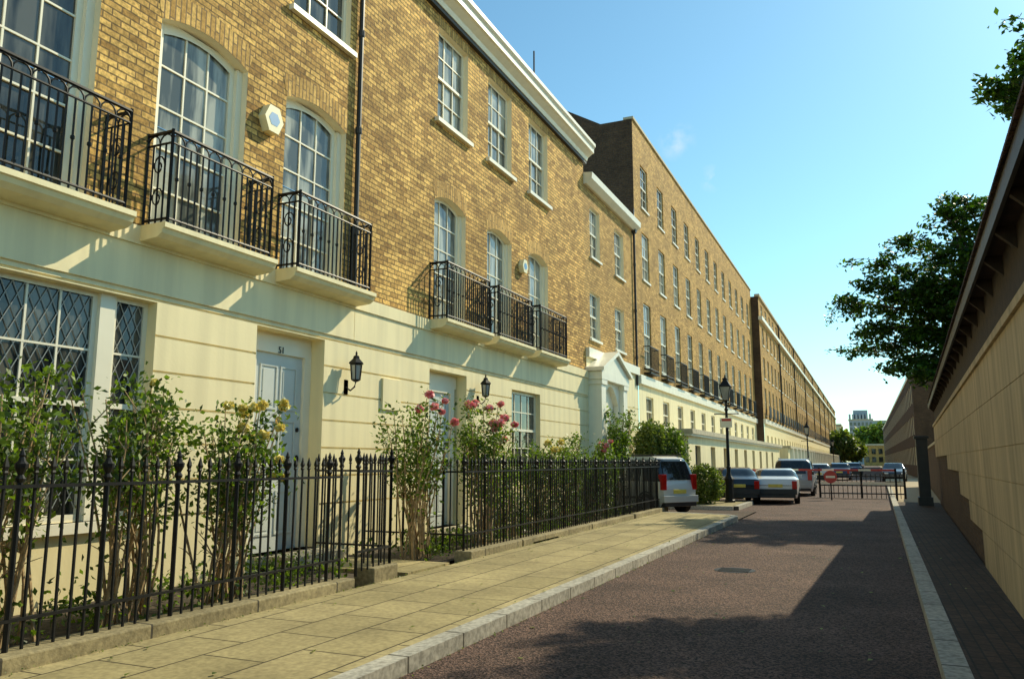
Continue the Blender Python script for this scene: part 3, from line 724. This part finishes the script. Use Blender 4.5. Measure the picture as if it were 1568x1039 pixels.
# ================================================================ PLANTS
def leaves(name,cen,size,mat,parent=None,flat=0.0,aspect=.55):
    n=len(cen);nrm=rng.normal(size=(n,3));nrm[:,2]=nrm[:,2]+flat*np.sign(nrm[:,2]+1e-9)
    nrm/=np.linalg.norm(nrm,axis=1)[:,None]
    a=rng.normal(size=(n,3));u=np.cross(nrm,a);u/=np.linalg.norm(u,axis=1)[:,None];v=np.cross(nrm,u)
    s=(size*rng.uniform(.6,1.3,n))[:,None]
    V=np.empty((n,4,3));fold=nrm*s*.18
    V[:,0]=cen-u*s;V[:,1]=cen+v*s*aspect+fold;V[:,2]=cen+u*s;V[:,3]=cen-v*s*aspect+fold
    me=bpy.data.meshes.new(name);me.vertices.add(n*4);me.loops.add(n*4);me.polygons.add(n)
    me.vertices.foreach_set('co',V.reshape(-1).astype(np.float32));me.loops.foreach_set('vertex_index',np.arange(n*4,dtype=np.int32))
    me.polygons.foreach_set('loop_start',np.arange(n,dtype=np.int32)*4)
    me.update();me.validate()
    at=me.attributes.new('lv','FLOAT','FACE');at.data.foreach_set('value',(rng.uniform(0,1,n)**1.3).astype(np.float32))
    me.materials.append(M[mat]);ob=bpy.data.objects.new(name,me);C.objects.link(ob)
    if parent: ob.parent=parent
    return ob
def rose(name,x,y,h,w,ncane,nleaf,flower=None,nfl=6,low=.5,lsize=.035,fl_side=None,fr=.075):
    e=empty(name);b=B();cen=[];tips=[]
    for k in range(ncane):
        a=random.uniform(0,6.28);bx=x+random.uniform(-.15,.15);by=y+random.uniform(-.3,.3)
        R=w*random.uniform(.3,1.0);H=h*random.uniform(.68,1.0)
        ex,ey=bx+R*math.cos(a)*.75,by+R*math.sin(a)
        ex=min(max(ex,-7.4),-5.95)
        pts=[];wob=random.uniform(-.1,.1)
        for i in range(8):
            t=i/7
            q=t**1.3;pts.append((bx+(ex-bx)*q+wob*math.sin(5*t),by+(ey-by)*q+wob*math.cos(4*t+a)*t,.1+(H)*t))
        b.tube(pts,.017,'cane',5,r1=.006)
        tips.append(pts[-1])
        for j in range(3):
            i=random.randint(2,6);p=Vector(pts[i]);q=p+Vector((random.uniform(-.22,.22),random.uniform(-.28,.28),random.uniform(.08,.38)))
            b.tube([p,(p+q)/2+Vector((random.uniform(-.03,.03),random.uniform(-.03,.03),.02)),q],.008,'cane',4,r1=.003);tips.append(tuple(q))
            if i>3: cen.append(rng.normal(size=(nleaf//(ncane*6)+1,3))*[.08,.09,.07]+np.array(q))
        for i in range(2,8):
            if i/7>low: cen.append(rng.normal(size=(nleaf//(ncane*9)+1,3))*[.09,.10,.08]+np.array(pts[i]))
            else: cen.append(rng.normal(size=(max(2,nleaf//(ncane*80)),3))*[.10,.12,.1]+np.array(pts[i]))
    b.make('canes',e)
    leaves('foliage',np.concatenate(cen),lsize,'leaf',e)
    if flower:
        tips.sort(key=lambda p:-p[2]-.5*(p[0]-x)+random.uniform(-.2,.2)- (0 if fl_side is None else fl_side*(p[1]-y)*1.2));pc=[]
        for p in tips[:nfl]:
            R=random.uniform(.7,1.15)*fr;n=110;d=rng.normal(size=(n,3));d/=np.linalg.norm(d,axis=1)[:,None]
            d[:,2]*=.75
            pc.append(np.array(p)+np.array([0.07,-.03,.05])+d*R*rng.uniform(.45,1,n)[:,None])
        leaves('flowers',np.concatenate(pc),fr*.42,flower,e,aspect=.9)
    return e
rose('rose_bush',-6.3,3.3,2.05,.9,20,2800,None)
rose('rose_bush',-6.5,4.45,2.3,.7,22,3000,None)
rose('rose_bush',-6.35,5.5,2.3,.55,22,3000,'yrose',1,fr=.05)
rose('rose_bush',-6.3,6.6,2.1,.75,26,3600,'yrose',17,fl_side=1.3,fr=.06)
rose('rose_bush',-6.4,10.9,2.45,.75,22,3800,'prose',6,fr=.07)
rose('rose_bush',-6.3,13.1,2.5,.7,20,4200,'prose',14,low=.4,fl_side=1,fr=.075)
rose('rose_bush',-6.5,14.4,1.7,.7,14,2400,None,low=.2)
rose('rose_bush',-6.5,16.2,1.9,1.0,16,3600,'yrose',4,low=.25)
rose('rose_bush',-6.6,18.2,2.05,1.1,16,4200,None,low=.25)
rose('rose_bush',-6.6,20.2,2.05,1.1,16,3600,'prose',4,low=.2,lsize=.045)
rose('rose_bush',-6.9,22.2,1.8,.7,14,2600,None,low=.2,lsize=.045)
rose('rose_bush',-7.05,24.15,3.1,.4,14,3600,None,low=.45,lsize=.05)
cen=[]
for k in range(300):
    x=random.uniform(-7.5,-6.0);y=random.uniform(2.5,23)
    if 9.2<y<10.7: continue
    cen.append(rng.normal(size=(22,3))*[.09,.09,.09]+np.array((x,y,.24)))
leaves('ground_cover',np.concatenate(cen),.035,'leaf')
cen=np.column_stack([rng.uniform(-5.5,1,200),rng.uniform(2,24,200),np.zeros(200)])
cen[:,2]=np.where((cen[:,0]<-3.3)|(cen[:,0]>.6),.135,.012)
leaves('fallen_leaves',cen,.028,'shrub',flat=6)
# moss and litter gathered along the foot of the plinth and kerb
cen=np.concatenate([np.column_stack([-5.6+np.abs(rng.normal(0,.025,500)),rng.uniform(2,23,500),rng.uniform(.122,.145,500)]),
                    np.column_stack([-3.29+np.abs(rng.normal(0,.03,350)),rng.uniform(3,22,350),rng.uniform(.004,.02,350)])])
leaves('kerbside_litter',cen,.012,'shrub',flat=1)
def shrub(name,x,y,rx,ry,rz,zc,n,size,mat='shrub'):
    d=rng.normal(size=(n,3));d/=np.linalg.norm(d,axis=1)[:,None]
    r=rng.uniform(.72,1.04,n)[:,None]*(1+.12*np.sin(d[:,:1]*7+d[:,1:2]*9))
    p=d*r*np.array([rx,ry,rz])+np.array([x,y,zc]);p=p[p[:,2]>.1]
    e=empty(name);leaves('foliage',p,size,mat,e)
    b=B()
    for k in range(6):
        a=k;b.tube([(x,y,.0),(x+rx*.5*math.cos(a),y+ry*.5*math.sin(a),zc)],.03,'cane',5,r1=.01)
    b.make('stems',e)
shrub('round_shrub',-5.35,28.9,.66,.6,.66,.78,5600,.05)
shrub('hedge_plant',-6.75,28.9,.85,.8,1.0,1.9,5200,.06,'leaf')
shrub('hedge_plant',-7.0,28.1,.6,.6,.9,2.1,3600,.06,'shrub')
# ---------------------------------------------------------------- trees
def tree(name,base,limbs,trunk_top,nl,size,mat='tleaf',rt=.22,sub=5,spread=.55,droop=.5):
    e=empty(name);b=B();B0=Vector(base);T=Vector(trunk_top);cen=[]
    b.tube([B0,B0.lerp(T,.5)+Vector((.08,-.05,0)),T],rt,'bark',9,r1=rt*.6)
    segs=[]
    for l in limbs:
        Lm=Vector(l);mid=T.lerp(Lm,.5)+Vector((0,0,.5))
        pts=[]
        for i in range(9):
            t=i/8
            pts.append(T*((1-t)**2)+mid*(2*t*(1-t))+Lm*(t*t))
        b.tube(pts,rt*.38,'bark',6,r1=.015)
        for i in range(3,9):
            for k in range(sub):
                p=pts[i];dd=Vector((random.gauss(0,spread),random.gauss(0,spread),random.gauss(0,spread*.42)))
                q=p+dd
                b.tube([p,p.lerp(q,.5)+Vector((0,0,.06)),q-Vector((0,0,droop*.15))],.012,'bark',4,r1=.004,cap=False)
                segs.append((p.lerp(q,.35),q-Vector((0,0,droop*.15))))
    per=max(3,nl//len(segs))
    for p,q in segs:
        t=rng.uniform(0,1,per)[:,None];c=np.array(p)*(1-t)+np.array(q)*t
        c=c+rng.normal(size=(per,3))*[.14,.14,.06];c[:,2]-=np.abs(rng.normal(size=per))*.08
        cen.append(c)
    b.make('trunk_and_limbs',e);leaves('crown',np.concatenate(cen),size,mat,e,flat=.6)
    return e
Y=28.5
limbs=[(-.55,Y,6.9),(.3,Y-.5,7.4),(.2,Y,5.9),(.1,Y+.3,5.3),(1.1,Y,4.6),(1.7,Y-.6,4.3),(2.1,Y,4.5),(.8,Y+.6,8.3),(1.8,Y,8.9),(2.7,Y-.4,9.5),(3.4,Y,10.0),(4.0,Y,9.8),(1.3,Y,7.1),(2.2,Y-.8,7.4),(3,Y-1,8.2),(3.2,Y-1,6.4),(2.4,Y+.8,5.9),(4.2,Y-1,8.2),(4.6,Y,7.5),(5.5,Y,9),(6.3,Y,7.5)]
tree('plane_tree',(5,Y+.4,0),limbs,(4.6,Y+.3,5.2),42000,.085,sub=6,spread=.5)
Y=18.5
limbs=[(2.9,Y,9.3),(3.7,Y-.6,9.7),(3.9,Y,10.5),(4.4,Y-1.5,8.9),(5.2,Y,11),(5,Y-1.5,9.8),(6,Y,9.5),(5.4,Y+1,8.4),(4.3,Y+1.3,10.1),(3.3,Y-.8,8.9)]
tree('plane_tree',(7.0,Y,0),limbs,(6.4,Y,6.5),20000,.085,sub=6,spread=.36)
def mass(name,x,y,z,r,n,size):
    d=rng.normal(size=(n,3));d/=np.linalg.norm(d,axis=1)[:,None]
    rr=rng.uniform(.6,1.05,n)[:,None]*(1+.2*np.sin(d[:,:1]*6)*np.cos(d[:,1:2]*5))
    p=d*rr*np.array([r,r,r*.8])+np.array([x,y,z]);e=empty(name);leaves('crown',p,size,'shrub' if r<5 else 'leaf',e)
    b=B();b.tube([(x,y,0),(x,y,z)],.3,'bark',6);b.make('trunk',e)
mass('distant_tree',-5.5,190,5,4,2500,.5);mass('distant_tree',-3.5,230,4.5,3.6,2500,.5)
mass('distant_tree',4.5,330,9,8,4500,.8);mass('distant_tree',9,330,8,7,3500,.8)
def block(name,x0,x1,y0,y1,h,mat,rows,colsn,gm='glass',crown=False):
    e=empty(name);b=B();b.box(x0,x1,y0,y1,0,h,mat)
    dz=h/(rows+.5);dx=(x1-x0)/colsn
    for r in range(rows):
        for c in range(colsn):
            b.box(x0+dx*(c+.2),x0+dx*(c+.8),y0-.12,y0-.05,dz*(r+.45),dz*(r+1.1),gm)
    b.box(x0-.3,x1+.3,y0-.3,y1+.3,h,h+.6,'sill')
    if crown:
        n=7
        for k in range(n): b.box(x0+(x1-x0)*k/n,x0+(x1-x0)*(k+.6)/n,y0,y0+3,h+.6,h+3,mat)
        b.box(x0+2,x1-2,y0+3,y1-2,h+.6,h+5,mat)
    b.make('walls',e)
block('distant_tower',-7,3.5,420,432,21,'concrete',8,6,crown=True)
block('distant_office_building',3.2,26,460,480,22,'farglass',6,10,gm='farglass')
block('distant_brick_building',-1,16,300,310,6.8,'brickD',2,8)
block('distant_townhouse',-9,-6.2,236,256,11,'stucco',3,2)
HR=empty('brick_terrace');b=B()
opsR=[(y,y+1.2,z,z+1.8,0) for y in np.arange(88,239,3.2) for z in (1.2,4.2,7.2)]
wall(b,4.4,86,240,0,10,opsR,'brickdark',-.2);b.face([(4.4,86,0),(4.4,86,10),(12,86,10),(12,86,0)],'brickdark')
b.face([(4.4,86,10),(4.4,240,10),(12,240,10),(12,86,10)],'lead')
b.box(4.55,4.65,86.1,240,0,9.9,'glass');b.box(4.3,4.5,85.9,240,10,10.3,'white')
b.make('walls',HR)
# ================================================================ WORLD, SUN, CAMERA
d=Vector((-.58,-1.18,-1.0)).normalized()
sc=bpy.context.scene
w=bpy.data.worlds.new('World');sc.world=w;w.use_nodes=True;nt=w.node_tree
bg=nt.nodes['Background'];sky=nt.nodes.new('ShaderNodeTexSky');sky.sky_type='NISHITA';sky.sun_disc=False
el=math.asin(-d.z);sky.sun_elevation=el;sky.sun_rotation=math.atan2(-d.x,-d.y)
sky.air_density=1.0;sky.dust_density=.35;sky.ozone_density=1.0
tint=nt.nodes.new('ShaderNodeVectorMath');tint.operation='MULTIPLY';tint.inputs[1].default_value=(.78,1.16,1.12)
nt.links.new(sky.outputs[0],tint.inputs[0])
# two thin wisps of cloud low over the terrace
tcn=nt.nodes.new('ShaderNodeTexCoord')
nz=nt.nodes.new('ShaderNodeTexNoise');nz.inputs['Scale'].default_value=28;nz.inputs['Detail'].default_value=5
nt.links.new(tcn.outputs['Generated'],nz.inputs['Vector'])
prev=tint.outputs[0]
for dirv,rad in (((-.186,.907,.378),.026),((-.150,.930,.333),.018)):
    dv=Vector(dirv).normalized()
    ds=nt.nodes.new('ShaderNodeVectorMath');ds.operation='DISTANCE';ds.inputs[1].default_value=dv;nt.links.new(tcn.outputs['Generated'],ds.inputs[0])
    mr=nt.nodes.new('ShaderNodeMapRange');mr.inputs[1].default_value=rad;mr.inputs[2].default_value=0;mr.inputs[3].default_value=0;mr.inputs[4].default_value=.8;nt.links.new(ds.outputs['Value'],mr.inputs[0])
    mr2=nt.nodes.new('ShaderNodeMapRange');mr2.inputs[1].default_value=.45;mr2.inputs[2].default_value=.7;nt.links.new(nz.outputs['Fac'],mr2.inputs[0])
    mu=nt.nodes.new('ShaderNodeMath');mu.operation='MULTIPLY';nt.links.new(mr.outputs[0],mu.inputs[0]);nt.links.new(mr2.outputs[0],mu.inputs[1])
    mx=nt.nodes.new('ShaderNodeMixRGB');mx.inputs[2].default_value=(6.5,6.8,7,1);nt.links.new(mu.outputs[0],mx.inputs[0]);nt.links.new(prev,mx.inputs[1]);prev=mx.outputs[0]
nt.links.new(prev,bg.inputs[0]);bg.inputs[1].default_value=.15
sl=bpy.data.lights.new('sun','SUN');sl.energy=5;sl.angle=math.radians(.5);sl.color=(1,.90,.64)
so=bpy.data.objects.new('sun',sl);C.objects.link(so);so.rotation_euler=d.to_track_quat('-Z','Y').to_euler();so.location=(10,30,30)
cam=bpy.data.cameras.new('camera');co=bpy.data.objects.new('camera',cam);C.objects.link(co)
co.location=(0,0,1.6);cam.sensor_width=36;cam.lens=28.0;cam.clip_end=5000
co.rotation_euler=(math.radians(90)+math.atan(186/1220),0,math.radians(23.8))
sc.camera=co
sc.view_settings.view_transform='Standard';sc.view_settings.look='None';sc.view_settings.exposure=0
